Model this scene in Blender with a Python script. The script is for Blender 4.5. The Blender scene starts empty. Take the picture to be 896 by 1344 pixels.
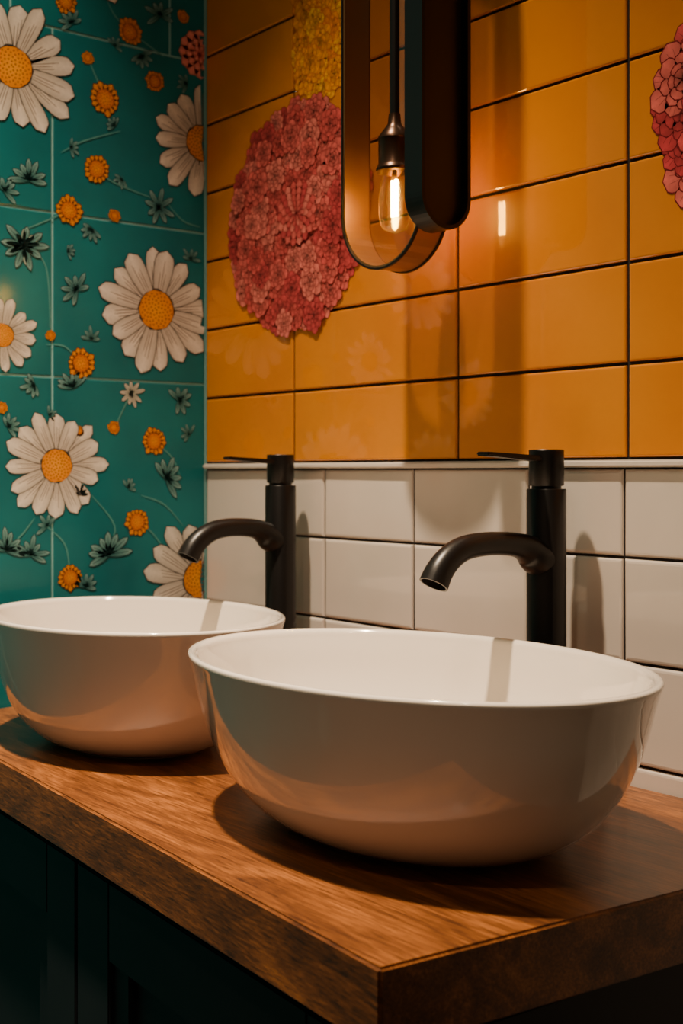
import bpy, bmesh, math, random
from mathutils import Vector, Matrix
random.seed(7)
CZ=1.16            # camera height (m)
F=1647.0; TH=math.radians(51.2)
FX,FY=-math.sin(TH),math.cos(TH)
RX,RY=math.cos(TH),math.sin(TH)
XL=-1.563          # left wall plane
COUNTER=CZ-.3086
CEIL=CZ+2.05
sc=bpy.context.scene
# ---------- survey helpers (photo measurements -> real positions on the two walls)
def wb(px,py):
    t=(px-448)/F; z=1/(FY+RY*t); return ((FX+RX*t)*z, CZ+(620-py)/F*z, z)
def wl(px,py):
    t=(px-448)/F; z=XL/(FX+RX*t); return (-1+(FY+RY*t)*z, CZ+(620-py)/F*z, z)
def lin(c):
    c=[x/255 for x in c[:3]]
    return tuple([x/12.92 if x<=.04045 else ((x+.055)/1.055)**2.4 for x in c])+(1,)
# ---------- materials
def mat(name,col,rough=.5,metal=0,coat=0,coatr=.05,ior=1.5,spec=.5):
    m=bpy.data.materials.new(name); m.use_nodes=True
    b=m.node_tree.nodes['Principled BSDF']
    b.inputs['Base Color'].default_value=lin(col)
    b.inputs['Roughness'].default_value=rough
    b.inputs['Metallic'].default_value=metal
    b.inputs['Coat Weight'].default_value=coat
    b.inputs['Coat Roughness'].default_value=coatr
    b.inputs['Specular IOR Level'].default_value=spec
    return m
def vary(m,c1,c2,scale=3,bump=0,bscale=30,detail=4):
    nt=m.node_tree; b=nt.nodes['Principled BSDF']
    tc=nt.nodes.new('ShaderNodeTexCoord')
    n=nt.nodes.new('ShaderNodeTexNoise'); n.inputs['Scale'].default_value=scale; n.inputs['Detail'].default_value=detail
    r=nt.nodes.new('ShaderNodeValToRGB'); r.color_ramp.elements[0].position=.35; r.color_ramp.elements[1].position=.68
    r.color_ramp.elements[0].color=lin(c1); r.color_ramp.elements[1].color=lin(c2)
    nt.links.new(tc.outputs['Object'],n.inputs['Vector']); nt.links.new(n.outputs['Fac'],r.inputs[0]); nt.links.new(r.outputs[0],b.inputs['Base Color'])
    if bump:
        n2=nt.nodes.new('ShaderNodeTexNoise'); n2.inputs['Scale'].default_value=bscale; n2.inputs['Detail'].default_value=0
        bp=nt.nodes.new('ShaderNodeBump'); bp.inputs['Strength'].default_value=bump; bp.inputs['Distance'].default_value=.002
        nt.links.new(tc.outputs['Object'],n2.inputs['Vector']); nt.links.new(n2.outputs['Fac'],bp.inputs['Height']); nt.links.new(bp.outputs['Normal'],b.inputs['Normal'])
    return m
M_or=vary(mat('orange_glaze',(205,120,8),.3,coat=1,coatr=.04,spec=.25),(206,120,0),(220,136,0),4,.05,10)
M_wh=vary(mat('white_glaze',(215,208,204),.25,coat=.8,coatr=.05),(214,202,190),(228,216,206),4,.08,12)
M_teal=vary(mat('teal_glaze',(8,120,110),.42,coat=.2,coatr=.12,spec=.3),(0,98,106),(2,124,130),5,.05,12)
M_gd=mat('dark_grout',(26,19,18),.9)
M_gl=mat('teal_grout',(130,186,184),.8)
M_cer=mat('white_ceramic',(236,225,212),.1,coat=.9,coatr=.02)
M_blk=vary(mat('matte_black_metal',(24,22,22),.34,.4),(20,18,18),(30,27,26),8)
M_brz=mat('dark_bronze',(160,116,78),.32,.85)
M_soc=mat('socket_bronze',(70,50,38),.3,.85)
M_fr=mat('black_frame',(16,14,14),.35,.3)
M_pan=mat('brown_panel',(44,30,22),.38,.1,spec=.4)
M_cab=vary(mat('charcoal_paint',(26,30,32),.5,spec=.3),(18,21,25),(25,28,32),6)
M_wall=mat('plaster',(120,105,92),.9)
M_floor=vary(mat('floor_tile',(70,62,56),.5),(60,52,48),(84,74,66),3)
M_dr=mat('drain_metal',(40,38,36),.25,.9)
def attr_mat(name,rough=.45,coat=.1):
    m=mat(name,(255,255,255),rough,coat=coat,coatr=.2,spec=.3); nt=m.node_tree
    a=nt.nodes.new('ShaderNodeAttribute'); a.attribute_name='Col'
    n=nt.nodes.new('ShaderNodeTexNoise'); n.inputs['Scale'].default_value=260
    tc=nt.nodes.new('ShaderNodeTexCoord')
    mr=nt.nodes.new('ShaderNodeMapRange'); mr.inputs[3].default_value=.84; mr.inputs[4].default_value=1.12
    mx=nt.nodes.new('ShaderNodeVectorMath'); mx.operation='SCALE'
    nt.links.new(tc.outputs['Object'],n.inputs['Vector']); nt.links.new(n.outputs['Fac'],mr.inputs[0])
    nt.links.new(a.outputs['Color'],mx.inputs[0]); nt.links.new(mr.outputs[0],mx.inputs['Scale'])
    nt.links.new(mx.outputs[0],nt.nodes['Principled BSDF'].inputs['Base Color'])
    return m
M_print=attr_mat('printed_ink')
# wood
def wood():
    m=mat('oiled_walnut',(150,85,40),.34,coat=.25,coatr=.18); nt=m.node_tree; L=nt.links.new; b=nt.nodes['Principled BSDF']
    tc=nt.nodes.new('ShaderNodeTexCoord')
    def mp(s):
        q=nt.nodes.new('ShaderNodeMapping'); q.inputs['Scale'].default_value=s; L(tc.outputs['Object'],q.inputs['Vector']); return q
    n1=nt.nodes.new('ShaderNodeTexNoise'); n1.inputs['Scale'].default_value=3.4; n1.inputs['Detail'].default_value=8; n1.inputs['Distortion'].default_value=1.4; n1.inputs['Roughness'].default_value=.6
    L(mp((1.2,6,6)).outputs[0],n1.inputs['Vector'])
    n2=nt.nodes.new('ShaderNodeTexNoise'); n2.inputs['Scale'].default_value=16; n2.inputs['Detail'].default_value=9; n2.inputs['Roughness'].default_value=.8
    L(mp((1.1,28,28)).outputs[0],n2.inputs['Vector'])
    n3=nt.nodes.new('ShaderNodeTexNoise'); n3.inputs['Scale'].default_value=22; n3.inputs['Detail'].default_value=3
    L(mp((1.8,44,44)).outputs[0],n3.inputs['Vector'])
    a=nt.nodes.new('ShaderNodeMath'); a.operation='MULTIPLY_ADD'; a.inputs[1].default_value=.55; L(n2.outputs['Fac'],a.inputs[0])
    s2=nt.nodes.new('ShaderNodeMath'); s2.operation='MULTIPLY'; s2.inputs[1].default_value=.45; L(n1.outputs['Fac'],s2.inputs[0])
    L(s2.outputs[0],a.inputs[2])
    r=nt.nodes.new('ShaderNodeValToRGB'); e=r.color_ramp.elements
    e[0].position=.39; e[0].color=lin((56,27,9)); e[1].position=.62; e[1].color=lin((178,108,48))
    k=e.new(.5); k.color=lin((114,64,24))
    L(a.outputs[0],r.inputs[0])
    pr=nt.nodes.new('ShaderNodeMapRange'); pr.inputs[1].default_value=.32; pr.inputs[2].default_value=.46; pr.inputs[3].default_value=.35; pr.inputs[4].default_value=1; L(n3.outputs['Fac'],pr.inputs[0])
    mm=nt.nodes.new('ShaderNodeVectorMath'); mm.operation='SCALE'; L(r.outputs[0],mm.inputs[0]); L(pr.outputs[0],mm.inputs['Scale'])
    L(mm.outputs[0],b.inputs['Base Color'])
    bp=nt.nodes.new('ShaderNodeBump'); bp.inputs['Strength'].default_value=.3; bp.inputs['Distance'].default_value=.001
    L(n2.outputs['Fac'],bp.inputs['Height']); L(bp.outputs['Normal'],b.inputs['Normal'])
    return m
M_wood=wood()
def glassy(name,tint,f0,k,rough=.03):
    # thin-sheet glass: tinted see-through + mirror that grows toward grazing angles (same from both sides)
    G=bpy.data.materials.new(name); G.use_nodes=True; nt=G.node_tree; nt.nodes.clear()
    o_=nt.nodes.new('ShaderNodeOutputMaterial'); mx=nt.nodes.new('ShaderNodeMixShader'); tr=nt.nodes.new('ShaderNodeBsdfTransparent'); gl=nt.nodes.new('ShaderNodeBsdfGlossy'); fr=nt.nodes.new('ShaderNodeLayerWeight')
    pw=nt.nodes.new('ShaderNodeMath'); pw.operation='POWER'; pw.inputs[1].default_value=3
    ma=nt.nodes.new('ShaderNodeMath'); ma.operation='MULTIPLY_ADD'; ma.inputs[1].default_value=k; ma.inputs[2].default_value=f0; ma.use_clamp=True
    fr.inputs[0].default_value=.5; tr.inputs[0].default_value=tint; gl.inputs['Roughness'].default_value=rough
    nt.links.new(fr.outputs['Facing'],pw.inputs[0]); nt.links.new(pw.outputs[0],ma.inputs[0]); nt.links.new(ma.outputs[0],mx.inputs[0])
    nt.links.new(tr.outputs[0],mx.inputs[1]); nt.links.new(gl.outputs[0],mx.inputs[2]); nt.links.new(mx.outputs[0],o_.inputs[0])
    return G
M_bulb=glassy('bulb_glass',(1,.84,.52,1),.10,.85,.16)  # amber tint stands in for the warm halo around the filament
M_smoke=glassy('smoked_glass',(.50,.42,.34,1),.12,.6,.10)
# ---------- mesh helpers
def obj(name,bm,m,parent=None,smooth=False):
    me=bpy.data.meshes.new(name); bm.to_mesh(me); bm.free()
    if m: me.materials.append(m)
    if smooth:
        for p in me.polygons: p.use_smooth=True
    o=bpy.data.objects.new(name,me); sc.collection.objects.link(o)
    if parent:
        o.parent=parent; o.matrix_parent_inverse=parent.matrix_world.inverted()
    return o
def empty(name,loc=(0,0,0)):
    e=bpy.data.objects.new(name,None); e.location=loc; sc.collection.objects.link(e); e.empty_display_size=.05
    bpy.context.view_layer.update(); return e
def box(bm,x0,x1,y0,y1,z0,z1):
    v=[bm.verts.new((x,y,z)) for x in (x0,x1) for y in (y0,y1) for z in (z0,z1)]
    for f in ((0,1,3,2),(4,6,7,5),(0,4,5,1),(2,3,7,6),(0,2,6,4),(1,5,7,3)): bm.faces.new([v[i] for i in f])
    return v
def boxobj(name,b,m,parent=None,bev=0):
    bm=bmesh.new(); box(bm,*b); bmesh.ops.recalc_face_normals(bm,faces=bm.faces)
    if bev: bmesh.ops.bevel(bm,geom=list(bm.edges),offset=bev,segments=2,affect='EDGES')
    return obj(name,bm,m,parent)
def lathe(bm,prof,n=64,sx=1,sy=1,c=(0,0,0)):
    rings=[]
    for r,z in prof:
        if r<1e-6: rings.append([bm.verts.new((c[0],c[1],c[2]+z))])
        else: rings.append([bm.verts.new((c[0]+r*sx*math.cos(2*math.pi*i/n),c[1]+r*sy*math.sin(2*math.pi*i/n),c[2]+z)) for i in range(n)])
    for a,b in zip(rings,rings[1:]):
        for i in range(n):
            j=(i+1)%n
            if len(a)==1 and len(b)==1: continue
            if len(a)==1: bm.faces.new((a[0],b[i],b[j]))
            elif len(b)==1: bm.faces.new((a[i],b[0],a[j]))
            else: bm.faces.new((a[i],b[i],b[j],a[j]))
    bmesh.ops.recalc_face_normals(bm,faces=bm.faces)
def catmull(pts,sub=6):
    out=[]
    P=[pts[0]]+list(pts)+[pts[-1]]
    for i in range(1,len(P)-2):
        p0,p1,p2,p3=P[i-1],P[i],P[i+1],P[i+2]
        for s in range(sub):
            t=s/sub
            out.append(tuple(.5*((2*b)+(-a+c)*t+(2*a-5*b+4*c-d)*t*t+(-a+3*b-3*c+d)*t**3) for a,b,c,d in zip(p0,p1,p2,p3)))
    out.append(tuple(pts[-1])); return out

# ---------- room shell
def tilewall(name,uedges,vedges,mapf,m,parent,gap,bev,depth=.004,tilt=.0004):
    bm=bmesh.new()
    for i in range(len(uedges)-1):
        for j in range(len(vedges)-1):
            u0,u1=uedges[i]+gap/2,uedges[i+1]-gap/2; v0,v1=vedges[j]+gap/2,vedges[j+1]-gap/2
            t=[random.uniform(-tilt,tilt) for _ in range(3)]
            def d(a,b): return t[0]*a+t[1]*b
            steps=[(0,-depth),(0,-min(bev*.8,depth*.8)),(bev*.25,-min(bev*.35,depth*.4)),(bev*.6,-bev*.1),(bev*1.2,0)]
            loops=[]
            for ins,off in steps:
                loop=[]
                for (a,b) in ((0,0),(1,0),(1,1),(0,1)):
                    uu=(u0+ins) if a==0 else (u1-ins); vv=(v0+ins) if b==0 else (v1-ins)
                    o=off+(d(a*2-1,b*2-1) if off>-depth else 0)
                    loop.append(bm.verts.new(mapf(uu,vv,o)))
                loops.append(loop)
            for A,B in zip(loops,loops[1:]):
                for k in range(4):
                    bm.faces.new((A[k],A[(k+1)%4],B[(k+1)%4],B[k]))
            bm.faces.new(loops[-1])
    bmesh.ops.recalc_face_normals(bm,faces=bm.faces)
    return obj(name,bm,m,parent)
XR=1.4
wall_back=boxobj('wall_back',(XL-.1,XR,.003,.1,0,CEIL),M_gd)
# outward normal of back wall is -Y : offset o (negative = into the wall)
mb=lambda u,v,o:(u,-o,v)
ux=[XL+.001,-1.346,-1.033,-.792,-.53,-.27,-.01,.25,.51,.77,1.03,1.29,XR]
vz=[CZ+.0135]+[CZ+.108+.1003*i for i in range(0,20)]
tilewall('orange_tiles',ux,vz,mb,M_or,wall_back,.0036,.0022,.004,.0002)
uw=[XL+.001,-1.40,-1.28,-1.109,-.925,-.797,-.63,-.46,-.29,-.12,.05,.22,.39,.56,.73,.9,1.07,1.24,XR]
vw=[COUNTER-.40,COUNTER-.30,COUNTER-.19,COUNTER-.085,CZ-.289,CZ-.1885,CZ-.0845,CZ+.0045]
tilewall('white_tiles',uw,vw,mb,M_wh,wall_back,.0026,.0034)
bm=bmesh.new(); box(bm,XL+.001,XR,-.006,.003,CZ+.005,CZ+.0125); bmesh.ops.recalc_face_normals(bm,faces=bm.faces)
bmesh.ops.bevel(bm,geom=list(bm.edges),offset=.002,segments=3,affect='EDGES')
obj('tile_edge_trim',bm,M_wh,wall_back,False)

wall_left=boxobj('wall_left',(XL-.1,XL-.001,-3.2,.003,0,CEIL),M_gl)
ml=lambda u,v,o:(XL+o,u,v)
lowz=[COUNTER-.86,COUNTER-.43,COUNTER-.02,CZ+.1288]
tilewall('teal_tiles_lower',[-1.7,-1.458,-1.215,-.972,-.729,-.486,-.243,-.0005],lowz+[CZ+.3506,CZ+.600],ml,M_teal,wall_left,.0028,.0012,.0012,.0001)
tilewall('teal_tiles_upper',[-1.7,-1.518,-1.275,-1.03,-.789,-.546,-.303,-.06,-.0005],[CZ+.600,CZ+.83,CZ+1.06,CZ+1.29,CZ+1.52,CEIL],ml,M_teal,wall_left,.0028,.0012,.0012,.0001)
floor=boxobj('floor',(XL-.1,XR,-3.2,.1,-.1,0),M_floor)
ceiling=boxobj('ceiling',(XL-.1,XR,-3.2,.1,CEIL,CEIL+.1),M_wall)

# ---------- printed flowers
class Print:
    def __init__(s,mapf,step=1.2e-5): s.m=mapf; s.v=[]; s.f=[]; s.c=[]; s.step=step
    def vert(s,h,v,l,c): s.v.append(s.m(h,v,.0006+l*s.step)); s.c.append(lin(c)); return len(s.v)-1
    def petal(s,cx,cy,ang,r0,r1,w,l,cb,ct,edge=.0,shape=.62,n=9,base=.38):
        ca,sa=math.cos(ang),math.sin(ang); prev=None
        for i in range(n+1):
            t=i/n; r=r0-edge+(r1-r0+2*edge)*t
            if t<shape: ww=base+(1-base)*math.sin(t/shape*math.pi/2)
            else: 
                q=(t-shape)/(1-shape); ww=math.sqrt(max(0,1-q**2.4))
            ww=(w*ww+edge)*(1 if t<1 else .3)
            col=[a+(b-a)*t for a,b in zip(cb,ct)]
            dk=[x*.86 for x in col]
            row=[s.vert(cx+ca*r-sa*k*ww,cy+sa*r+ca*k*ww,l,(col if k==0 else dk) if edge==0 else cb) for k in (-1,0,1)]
            if prev:
                for a in (0,1): s.f.append([prev[a],prev[a+1],row[a+1],row[a]])
            prev=row
    def line(s,pts,w,l,c,taper=True):
        n=len(pts)
        L=[];R=[]
        for i,(x,y) in enumerate(pts):
            a=pts[max(i-1,0)]; b=pts[min(i+1,n-1)]
            dx,dy=b[0]-a[0],b[1]-a[1]; d=math.hypot(dx,dy) or 1
            k=w*(.35+.65*math.sin(math.pi*(i+.5)/n)) if taper else w
            L.append(s.vert(x-dy/d*k,y+dx/d*k,l,c)); R.append(s.vert(x+dy/d*k,y-dx/d*k,l,c))
        for i in range(n-1): s.f.append([L[i],L[i+1],R[i+1],R[i]])
    def disc(s,cx,cy,r,l,c,n=20,jag=0,c2=None):
        ctr=s.vert(cx,cy,l,c2 or c)
        ring=[]
        for i in range(n):
            rr=r*(1+random.uniform(-jag,jag)); a=2*math.pi*i/n
            ring.append(s.vert(cx+rr*math.cos(a),cy+rr*math.sin(a),l,c))
        for i in range(n): s.f.append([ctr,ring[i],ring[(i+1)%n]])
    def clip(s,test):
        s.f=[f for f in s.f if all(test(s.v[i]) for i in f)]
    def build(s,name,parent):
        me=bpy.data.meshes.new(name); me.from_pydata(s.v,[],s.f)
        ca=me.color_attributes.new('Col','FLOAT_COLOR','POINT')
        for i,c in enumerate(s.c): ca.data[i].color=c
        me.materials.append(M_print)
        o=bpy.data.objects.new(name,me); sc.collection.objects.link(o); o.parent=parent; return o
INK=(30,34,36)
def daisy(P,cx,cy,R,n=15,cr=.29,rot=None):
    rot=random.random() if rot is None else rot
    for s in (0,1):
        for i in range(s,n,2):
            a=rot+2*math.pi*i/n+random.uniform(-.07,.07); r1=R*random.uniform(.84,1.04); w=R*.140*random.uniform(.88,1.14)
            l=1+s*4
            P.petal(cx,cy,a,R*.2,r1,w,l,INK,INK,edge=R*.013,shape=.7,base=.5)
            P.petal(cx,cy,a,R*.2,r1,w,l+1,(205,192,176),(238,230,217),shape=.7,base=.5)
            ca,sa=math.cos(a),math.sin(a)
            for k in (-.42,-.05,.36):
                e=r1*random.uniform(.62,.86)
                pts=[(cx+ca*r-sa*k*w*(.4+.6*r/R),cy+sa*r+ca*k*w*(.4+.6*r/R)) for r in [R*.27+(e-R*.27)*q/4 for q in range(5)]]
                P.line(pts,R*.007,l+2,(120,108,100))
    P.disc(cx,cy,R*cr*1.07,10,INK,26,.05)
    P.disc(cx,cy,R*cr,11,(220,132,0),26,.04,(238,158,2))
    for i in range(70):
        a=i*2.39996; r=R*cr*.93*math.sqrt(i/70)
        P.disc(cx+r*math.cos(a),cy+r*math.sin(a),R*cr*.05,12,(140,70,6),6)
def small(P,cx,cy,R,c1=(236,150,0),c2=(204,106,0)):
    n=15; rot=random.random()
    for i in range(n):
        a=rot+2*math.pi*i/n; r1=R*random.uniform(.85,1.1)
        P.petal(cx,cy,a,R*.3,r1,R*.2,1,(80,45,10),(80,45,10),edge=R*.05,n=5)
        P.petal(cx,cy,a,R*.3,r1,R*.2,2,c2,c1,n=5)
    P.disc(cx,cy,R*.62,3,(110,56,6),16,.06); P.disc(cx,cy,R*.57,4,c2,16,.06,c1)
    for i in range(26):
        a=i*2.4; r=R*.52*math.sqrt(i/26); P.disc(cx+r*math.cos(a),cy+r*math.sin(a),R*.04,5,(110,55,8),5)
def spray(P,cx,cy,R,ang=math.pi/2,n=7,spread=2.6,c1=(30,92,92),c2=(140,180,176)):
    for i in range(n):
        a=ang+(i/(n-1)-.5)*spread+random.uniform(-.12,.12); r1=R*random.uniform(.65,1)
        P.petal(cx,cy,a,0,r1,R*.12,1,(8,44,46),(8,44,46),edge=R*.025,shape=.45,n=6)
        P.petal(cx,cy,a,0,r1,R*.12,2,c1,c2,shape=.45,n=6)
        P.line([(cx+math.cos(a)*r,cy+math.sin(a)*r) for r in (r1*.1,r1*.5,r1*.85)],R*.015,3,(12,54,56))
def stem(P,pts,w=.0010,c=(84,150,144)):
    q=[wl(*p)[:2] for p in pts]; P.line(catmull(q,6),w,0,c)
P=Print(ml)
def WD(x,y,r,f,**k):
    h,v,z=wl(x,y); f(P,h,v,r*z/F,**k)
for pts in ([(80,200),(110,185),(158,172)],[(240,690),(215,662),(185,650)],[(140,725),(150,690),(120,650)],[(92,757),(85,715),(60,690)],
            [(106,477),(85,455),(60,452)],[(202,579),(225,600),(236,625)],[(30,320),(60,350),(66,440)],[(127,222),(150,240),(205,262)],
            [(170,42),(195,60),(215,75)],[(90,276),(60,290),(35,300)],[(172,515),(160,540),(150,561)],[(10,720),(30,700),(45,680)],
            [(115,76),(125,100),(138,130)],[(180,685),(200,700),(225,735)],[(170,42),(150,20),(140,0)],[(220,268),(240,290),(262,298)]): stem(P,pts)
for (x,y,r,a,n,s) in [(38,236,32,1.6,7,3.2),(208,272,28,.9,8,5.6),(32,322,38,5.0,9,5.2),(100,380,27,2.4,7,4.2),(235,525,26,.3,7,4.4),
            (45,505,22,3.6,6,3),(218,628,32,.6,7,3.4),(142,728,38,1.9,8,3.4),(40,728,28,1.3,7,3.6),(8,722,32,1.2,7,3.2),
            (92,193,16,0,5,2.6),(185,72,22,5.2,6,3),(120,300,20,4.2,6,3),(95,30,22,2.2,6,3.4),(150,60,16,1,5,3),(248,420,14,.5,5,3),
            (62,690,20,2.2,5,3),(105,650,18,1.4,5,2.6),(10,560,20,.6,6,3),(248,570,16,2.6,5,3),(210,20,26,1.8,6,4),(120,445,18,1.6,5,3),
            (150,165,18,2.4,5,2.4),(96,508,26,2.0,6,2.4),(64,545,14,.4,5,2.4),(168,640,16,1.0,5,2.4),(112,770,22,1.2,6,3),(245,110,18,3.0,5,2.4),(88,330,14,0.2,5,2.4),(160,235,15,4.0,5,2.4),(5,250,24,.8,6,3),(250,340,18,1.5,5,3)]:
    WD(x,y,r,spray,ang=a,n=n,spread=s)
WD(172,516,22,spray,ang=1.6,n=9,spread=5.8,c1=(170,180,165),c2=(225,215,200))
WD(30,322,26,spray,ang=1.2,n=8,spread=5,c1=(90,140,130),c2=(190,205,190))
for x,y,r in [(170,42,18),(138,130,22),(127,222,19),(203,107,14),(90,276,19),(115,76,9),(106,477,20),(202,579,18),(149,561,9),
              (180,685,18),(92,758,17),(2,535,8),(66,440,7),(150,283,9),(104,566,7),(240,22,9),(86,2,16),(-40,250,20),(-60,590,18)]:
    WD(x,y,r,small)
for x,y,r,n in [(17,88,92,15),(264,188,78,15),(205,407,88,16),(3,440,52,14),(74,611,74,16),(262,760,84,15),(-110,300,80,15),(-140,620,80,15),(-90,40,60,14),(120,-80,85,15),(-230,470,75,15)]:
    WD(x,y,r,daisy,n=n)
h,v,z=wl(262,72)
Q2=Print(ml)
for rr,n_ in ((.036,12),(.024,10),(.013,7)):
    for i in range(n_):
        a=i*6.2832/n_+rr*30; k=14+int((.036-rr)*200)*2
        Q2.petal(h,v,a,.001,rr,rr*.27,k,(120,46,52),(120,46,52),edge=.0007); Q2.petal(h,v,a,.001,rr,rr*.27,k+1,(222,104,102),(240,152,140))
Q2.clip(lambda q:q[1]<-.0012); Q2.build('pink_flower_print',wall_left)
P.clip(lambda q:q[1]<-.0012)
P.build('daisy_tile_print',wall_left)

# blossom clusters on the back wall
def cluster(name,cx,cz,R,cols,ink,nf,fr,big=None,dk=.66):
    Q=Print(mb,2.2e-6); l=0
    Q.disc(cx,cz,R*.9,l,ink,40,.03); l+=3
    pts=[]
    m=int(2*math.pi*R/(fr*1.05))
    for i in range(m): pts.append((R*random.uniform(.86,.96),2*math.pi*i/m))
    tries=0
    while len(pts)<nf+m and tries<9000:
        tries+=1
        r=R*.9*math.sqrt(random.random()); a=random.uniform(0,2*math.pi)
        x,y=r*math.cos(a),r*math.sin(a)
        if all(math.hypot(x-q[0]*math.cos(q[1]),y-q[0]*math.sin(q[1]))>fr*.75 for q in pts): pts.append((r,a))
    pts=[p for p in pts if not big or p[0]>big[2]*.75]
    random.shuffle(pts)
    for r,a in pts:
        x,y=cx+r*math.cos(a),cz+r*math.sin(a)
        f=fr*random.uniform(.85,1.2); n=random.choice((7,8,9)); rot=random.random()*6
        base=random.choice(cols)
        for ring,(k0,nn) in enumerate(((1,n),(.74,n),(.48,n-2),(.26,5))):
            for i in range(nn):
                b=rot+ring*.45+i*2*math.pi/nn+random.uniform(-.1,.1); rr=f*k0*random.uniform(.88,1.1)
                w=rr*2.4/nn
                Q.petal(x,y,b,f*.04,rr,w,l,ink,ink,edge=f*.030,n=8,shape=.66)
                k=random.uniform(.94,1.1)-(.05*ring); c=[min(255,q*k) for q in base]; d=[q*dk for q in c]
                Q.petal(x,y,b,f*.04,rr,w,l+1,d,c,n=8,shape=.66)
                if ring==0:
                    for kk in (-.35,.35): Q.line([(x+math.cos(b)*q-math.sin(b)*kk*w*q/f,y+math.sin(b)*q+math.cos(b)*kk*w*q/f) for q in (f*.5,f*.7,f*.88)],f*.012,l+2,[q*.7 for q in base])
            l+=2
        l+=1
    if big:
        bx,by,br=big
        for ring,(n,ro) in enumerate(((18,1.0),(16,.8),(13,.6),(10,.4),(6,.22))):
            for i in range(n):
                b=ring*.2+i*2*math.pi/n
                Q.petal(bx,by,b,br*.05,br*ro,br*ro*.17,l,ink,ink,edge=br*.015,n=8,shape=.7)
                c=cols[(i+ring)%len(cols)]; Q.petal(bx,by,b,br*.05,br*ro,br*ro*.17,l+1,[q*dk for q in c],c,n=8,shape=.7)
            l+=2
    Q.clip(lambda q:q[0]>XL+.002)
    Q.build(name,wall_back)
pink=[(226,100,94),(214,84,82),(236,122,110),(200,70,74)]
x,zz,_=wb(388,285)
cluster('pink_blossom_print',x,zz,.149,pink,(124,26,34),150,.022,big=(x+.006,zz+.004,.044))
cluster('pink_blossom_print',-.640,CZ+.342,.100,[(228,84,86),(238,112,102),(212,68,74)],(112,22,30),40,.032)
x,zz,_=wb(428,60)
yl=[(255,160,0),(255,176,0),(255,146,0)]
cluster('yellow_blossom_print',x-.004,zz-.002,.052,yl,(196,84,0),22,.024,dk=.84)
cluster('yellow_blossom_print',x,zz+.075,.052,yl,(196,84,0),22,.024,dk=.84)

# ---------- vanity : counter + cabinet
P0=Vector((-.593,-.493)); U=Vector((-.9972,.0744)); V=Vector((.0744,.9972))
vanity=empty('vanity_cabinet',(-1.08,-.24,0))
quad=[(-.593,-.493),(-.540,-.002),(XL+.002,-.002),(XL+.002,-.4205)]
bm=bmesh.new()
T=.0547
b_=[bm.verts.new((x,y,COUNTER-T)) for x,y in quad]; t_=[bm.verts.new((x,y,COUNTER)) for x,y in quad]
bm.faces.new(t_); bm.faces.new(b_[::-1])
for i in range(4): bm.faces.new((b_[i],b_[(i+1)%4],t_[(i+1)%4],t_[i]))
bmesh.ops.recalc_face_normals(bm,faces=bm.faces)
bmesh.ops.bevel(bm,geom=list(bm.edges),offset=.0022,segments=3,affect='EDGES')
obj('wood_countertop',bm,M_wood,vanity)
def uv(s,d,z): p=P0+U*s+V*d; return (p.x,p.y,z)
def pbox(bm,s0,s1,d0,d1,z0,z1,bev=0):
    b2=bmesh.new(); v=box(b2,s0,s1,d0,d1,z0,z1); bmesh.ops.recalc_face_normals(b2,faces=b2.faces)
    if bev: bmesh.ops.bevel(b2,geom=list(b2.edges),offset=bev,segments=2,affect='EDGES')
    me=bpy.data.meshes.new('t')
    for q in b2.verts: q.co=uv(*q.co)
    bmesh.ops.recalc_face_normals(b2,faces=b2.faces)
    b2.to_mesh(me); b2.free(); bm.from_mesh(me); bpy.data.meshes.remove(me)
ZT=COUNTER-T
bm=bmesh.new(); pbox(bm,.03,.955,.036,.40,.08,ZT); pbox(bm,.06,.93,.08,.38,0,.08)
obj('carcass',bm,M_cab,vanity)
bm=bmesh.new()
def door(s0,s1,z0=.09,z1=ZT-.012,st=.073):
    pbox(bm,s0,s0+st,.014,.036,z0,z1,.0015); pbox(bm,s1-st,s1,.014,.036,z0,z1,.0015)
    pbox(bm,s0+st,s1-st,.014,.036,z1-st,z1,.0015); pbox(bm,s0+st,s1-st,.014,.036,z0,z0+st,.0015)
    pbox(bm,s0+st,s0+st+.034,.019,.036,z0+st,z1-st,.002); pbox(bm,s1-st-.034,s1-st,.019,.036,z0+st,z1-st,.002)
    pbox(bm,s0+st,s1-st,.026,.036,z0+st,z1-st)
door(.032,.511); door(.516,.95)
obj('doors',bm,M_cab,vanity)
bm=bmesh.new(); pbox(bm,.0185,.03,.03,.40,.09,ZT-.012,.001)
obj('side_panel',bm,M_cab,vanity)

# ---------- basins
def basin(cx,cy,a=.225,b=.168,H=.1476):
    root=empty('vessel_basin',(cx,cy,COUNTER))
    op=[(0,.000),(.455,.000),(.492,.002),(.55,.020),(.634,.070),(.714,.145),(.788,.245),(.852,.375),(.902,.52),(.941,.68),(.969,.84),(.986,.93)]
    ip=[(.95,.955),(.928,.86),(.895,.70),(.852,.55),(.795,.41),(.71,.28),(.60,.18),(.45,.115),(.30,.085),(.12,.075),(.10,.062),(0,.062)]
    rim=[(.994,.962),(.998,.982),(.995,.994),(.986,1.0),(.972,.999),(.960,.988),(.953,.972)]
    o=catmull(op,4); i=catmull(ip,4)
    prof=[(r,z*H) for r,z in o+rim+i]
    bm=bmesh.new(); lathe(bm,prof,128,a,b,(cx,cy,COUNTER+.0002))
    obj('bowl',bm,M_cer,root,True)
    bm=bmesh.new(); lathe(bm,[(.0,.0125),(.019,.0125),(.021,.0112),(.021,.0095)],32,1,1,(cx,cy,COUNTER))
    obj('drain_cap',bm,M_dr,root,True)
basin(-.811,-.275,.240,.165)
basin(-1.277,-.282,.209,.156)

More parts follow.
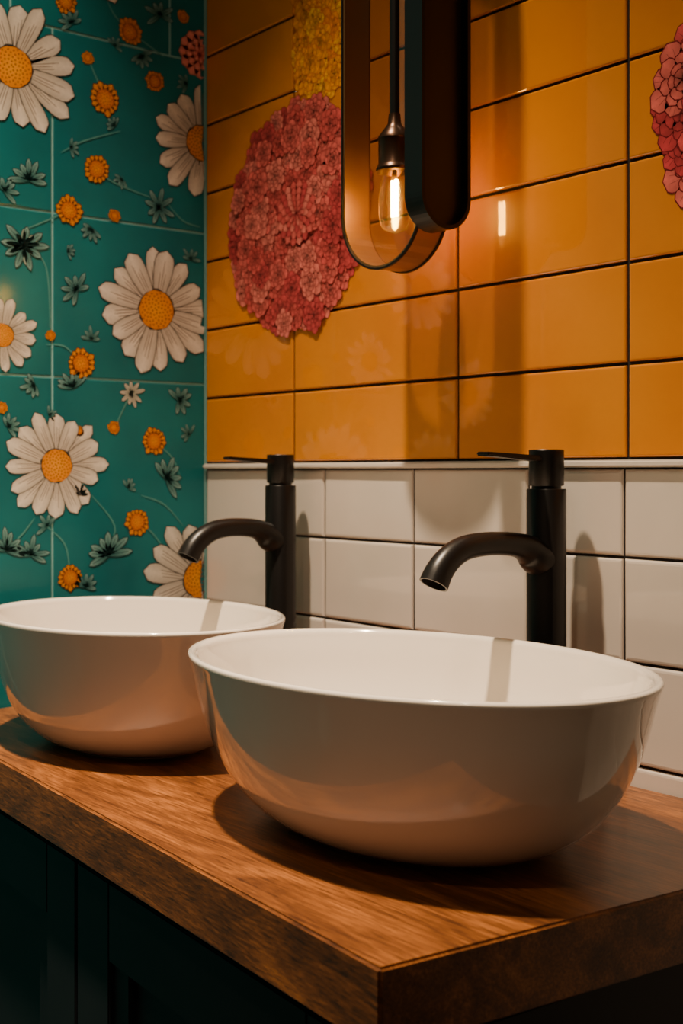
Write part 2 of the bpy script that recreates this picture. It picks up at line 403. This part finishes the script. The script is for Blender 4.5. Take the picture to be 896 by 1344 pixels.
# ---------- faucets
def faucet(x,y,ext=0,lev=.088):
    root=empty('basin_faucet',(x,y,COUNTER))
    z0=CZ
    bm=bmesh.new()
    hb=z0-.0165-COUNTER
    lathe(bm,[(0,0),(.0235,0),(.0235,.004),(.0205,.0055),(.0200,.007),(.0200,hb-.0012),(.0192,hb),(.0150,hb),(.0150,hb+.003),(.0170,hb+.003),(.0177,hb+.0042),(.0177,hb+.0385),(.0168,hb+.0395),(0,hb+.0395)],48,1,1,(x,y,COUNTER))
    o=obj('body',bm,M_blk,root,True)
    md=o.modifiers.new('es','EDGE_SPLIT'); md.split_angle=math.radians(40)
    path=[(.008,-.090,.0185),(-.014,-.085,.0182),(-.026,-.0775,.0152),(-.040,-.0720,.0124),(-.060,-.0695,.0116),(-.085,-.0692,.0116),(-.108,-.0725,.0120),(-.126,-.081,.0126),(-.1385,-.0925,.0134),(-.146,-.1045,.0142)]
    path=[(dy-(ext*min(1,max(0,(-dy-.03)/.08))),dz,r) for dy,dz,r in path]
    pp=catmull(path,6); n=32; bm=bmesh.new(); rings=[]
    for k,(dy,dz,r) in enumerate(pp):
        a=pp[max(k-1,0)]; b=pp[min(k+1,len(pp)-1)]; ty,tz=b[0]-a[0],b[1]-a[1]; d=math.hypot(ty,tz); ty/=d; tz/=d
        ny,nz=-tz,ty
        rings.append([bm.verts.new((x+r*math.cos(q),y+dy+ny*r*math.sin(q),z0+dz+nz*r*math.sin(q))) for q in [2*math.pi*j/n for j in range(n)]])
    dy,dz,r=pp[-1]; 
    for rr,back in ((r*.86,0),(r*.84,.006)):
        rings.append([bm.verts.new((x+rr*math.cos(q),y+dy-ty*back+ny*rr*math.sin(q),z0+dz-tz*back+nz*rr*math.sin(q))) for q in [2*math.pi*j/n for j in range(n)]])
    for A,B in zip(rings,rings[1:]):
        for j in range(n): bm.faces.new((A[j],A[(j+1)%n],B[(j+1)%n],B[j]))
    bm.faces.new(rings[-1]); bm.faces.new(rings[0][::-1])
    bmesh.ops.recalc_face_normals(bm,faces=bm.faces)
    o=obj('spout',bm,M_blk,root,True); md=o.modifiers.new('es','EDGE_SPLIT'); md.split_angle=math.radians(40)
    bm=bmesh.new(); w=.0085
    zt=z0+.0145
    pts=[(-.010,zt-.001,.006),(-lev,zt+.0035,.0038)]
    vs=[]
    for dy,zz,th in pts:
        vs.append([bm.verts.new((x+sx*w,y+dy,zz+sz*th/2)) for sx,sz in ((-1,-1),(1,-1),(1,1),(-1,1))])
    for k in range(4): bm.faces.new((vs[0][k],vs[0][(k+1)%4],vs[1][(k+1)%4],vs[1][k]))
    bm.faces.new(vs[0][::-1]); bm.faces.new(vs[1]); bmesh.ops.recalc_face_normals(bm,faces=bm.faces)
    bmesh.ops.bevel(bm,geom=list(bm.edges),offset=.0012,segments=2,affect='EDGES')
    obj('lever',bm,M_blk,root)
faucet(-.856,-.047,.009,.091); faucet(-1.315,-.044,-.006,.084)

# ---------- pendant lamp
BX,BY=-1.0445,-.085; BZ=CZ+.305
lamp=empty('pendant_lamp',(BX,BY,CEIL))
def stadium(r,z0,z1,n=24):
    pts=[]
    for i in range(n+1): a=math.pi+math.pi*i/n; pts.append((r*math.cos(a),z0+r+r*math.sin(a)))
    for i in range(n+1): a=math.pi*i/n; pts.append((r*math.cos(a),z1-r+r*math.sin(a)))
    return pts
def loop(bm,po,pi,mp,w0,w1):
    n=len(po)
    A=[bm.verts.new(mp(p,w0)) for p in po]; B=[bm.verts.new(mp(p,w1)) for p in po]
    C=[bm.verts.new(mp(p,w0)) for p in pi]; D=[bm.verts.new(mp(p,w1)) for p in pi]
    for i in range(n):
        j=(i+1)%n
        bm.faces.new((A[i],A[j],B[j],B[i])); bm.faces.new((C[i],C[j],D[j],D[i])); bm.faces.new((A[i],A[j],C[j],C[i])); bm.faces.new((B[i],B[j],D[j],D[i]))
    bmesh.ops.recalc_face_normals(bm,faces=bm.faces)
def plate(bm,pts,mp,w0,w1):
    f=[bm.verts.new(mp(p,w0)) for p in pts]; g=[bm.verts.new(mp(p,w1)) for p in pts]
    bm.faces.new(f); bm.faces.new(g[::-1])
    for i in range(len(f)): bm.faces.new((f[i],f[(i+1)%len(f)],g[(i+1)%len(f)],g[i]))
    bmesh.ops.recalc_face_normals(bm,faces=bm.faces)
mpA=lambda p,w:(BX-.001+p[0],w,p[1])
zb=CZ+.2237; zt=CZ+.76
bm=bmesh.new(); loop(bm,stadium(.0665,zb,zt),stadium(.063,zb+.0035,zt-.0035),mpA,BY-.019,BY+.019)
obj('loop_band',bm,M_brz,lamp)
bm=bmesh.new(); 
loop(bm,stadium(.0678,zb-.0013,zt+.0013),stadium(.0655,zb+.001,zt-.001),mpA,BY-.0205,BY-.0175)
loop(bm,stadium(.0678,zb-.0013,zt+.0013),stadium(.0655,zb+.001,zt-.001),mpA,BY+.0175,BY+.0205)
obj('loop_edges',bm,M_fr,lamp)
bm=bmesh.new(); f=[bm.verts.new(mpA(p,BY+.017)) for p in stadium(.0632,zb+.0033,zt-.0033)]; bm.faces.new(f)
obj('glass_back',bm,M_smoke,lamp)
# side shade (pill) perpendicular to loop
yc=-.0935; RB=.0350; mpB=lambda p,w:(w,yc+p[0],p[1]); zb2=CZ+.254; zt2=CZ+.73
bm=bmesh.new(); loop(bm,stadium(RB,zb2,zt2),stadium(RB-.0045,zb2+.0045,zt2-.0045),mpB,-.979,-.952)
obj('side_shade_rim',bm,M_fr,lamp)
bm=bmesh.new(); plate(bm,stadium(RB-.004,zb2+.004,zt2-.004),mpB,-.962,-.968)
obj('side_shade_panel',bm,M_pan,lamp)
# rod, socket
bm=bmesh.new(); lathe(bm,[(0,0),(.0055,0),(.0055,CEIL-(CZ+.385)),(0,CEIL-(CZ+.385))],20,1,1,(BX,BY,CZ+.385)); 
lathe(bm,[(0,CEIL-.025),(.05,CEIL-.025),(.052,CEIL-.02),(.052,CEIL)],32,1,1,(BX,BY,0)); obj('rod',bm,M_fr,lamp,False)
bm=bmesh.new(); zs=CZ+.332
lathe(bm,[(.0,.012),(.0145,.010),(.0205,0),(.0210,.003),(.0195,.006),(.0180,.0085),(.0180,.034),(.0188,.036),(.0180,.039),(.0120,.047),(.0075,.053),(.0065,.064),(0,.066)],40,1,1,(BX,BY,zs))
o=obj('socket',bm,M_soc,lamp,True); md=o.modifiers.new('es','EDGE_SPLIT'); md.split_angle=math.radians(35)
bm=bmesh.new(); gp=catmull([(.0125,.333),(.0145,.322),(.0172,.308),(.0178,.294),(.0172,.281),(.0135,.270),(.006,.2655),(0,.265)],5)
lathe(bm,[(max(r,0),z) for r,z in gp],40,1,1,(BX,BY,CZ)); obj('bulb_glass',bm,M_bulb,lamp,True)
E=bpy.data.materials.new('filament_glow'); E.use_nodes=True; nt=E.node_tree; nt.nodes.clear(); e=nt.nodes.new('ShaderNodeEmission'); o_=nt.nodes.new('ShaderNodeOutputMaterial')
e.inputs[0].default_value=(1,.60,.10,1); e.inputs[1].default_value=300; nt.links.new(e.outputs[0],o_.inputs[0])
bm=bmesh.new()
for dx,dy in ((-.0028,0),(.0028,0)): lathe(bm,[(0,0),(.0019,0),(.0019,.040),(0,.040)],10,1,1,(BX+dx,BY+dy,CZ+.283))
obj('filament',bm,E,lamp)
bm=bmesh.new(); lathe(bm,[(0,0),(.0035,.001),(.0028,.012),(0,.013)],12,1,1,(BX,BY,CZ+.322)); obj('glass_stem',bm,M_soc,lamp,True)

# ---------- lights
def downlight(x,y,power,size,col=(1,.78,.54),spread=150):
    root=empty('main_or_fill_downlight',(x,y,CEIL))  # same fixture for the main downlight and the added fill lamp
    bm=bmesh.new(); lathe(bm,[(.055,-.004),(.075,-.004),(.078,0),(.055,0),(.055,-.004)],40,1,1,(x,y,CEIL)); obj('trim_ring',bm,M_fr,root,True)
    ld=bpy.data.lights.new('lamp','AREA'); ld.shape='DISK'; ld.size=size; ld.energy=power; ld.color=col; ld.spread=math.radians(spread)
    lo=bpy.data.objects.new('lamp',ld); lo.location=(x,y,CEIL-.006); sc.collection.objects.link(lo); lo.parent=root; lo.matrix_parent_inverse=root.matrix_world.inverted()
    return lo
downlight(-1.06,-.74,25,.08,spread=58)
downlight(-.15,-1.5,6.5,.12,spread=130)  # added fill lamp behind the camera, brightens walls and basin fronts
w=bpy.data.worlds.new('world'); sc.world=w; w.use_nodes=True; w.node_tree.nodes['Background'].inputs[0].default_value=(1,.72,.48,1); w.node_tree.nodes['Background'].inputs[1].default_value=.05

# ---------- camera
cd=bpy.data.cameras.new('camera'); cam=bpy.data.objects.new('camera',cd); sc.collection.objects.link(cam); sc.camera=cam
cam.location=(0,-1,CZ); cam.rotation_euler=(math.pi/2,0,TH)
cd.sensor_fit='VERTICAL'; cd.sensor_height=36; cd.lens=F/1344*36; cd.shift_y=-52/1344
cd.dof.use_dof=True; cd.dof.focus_distance=1.15; cd.dof.aperture_fstop=8
cd.clip_start=.02
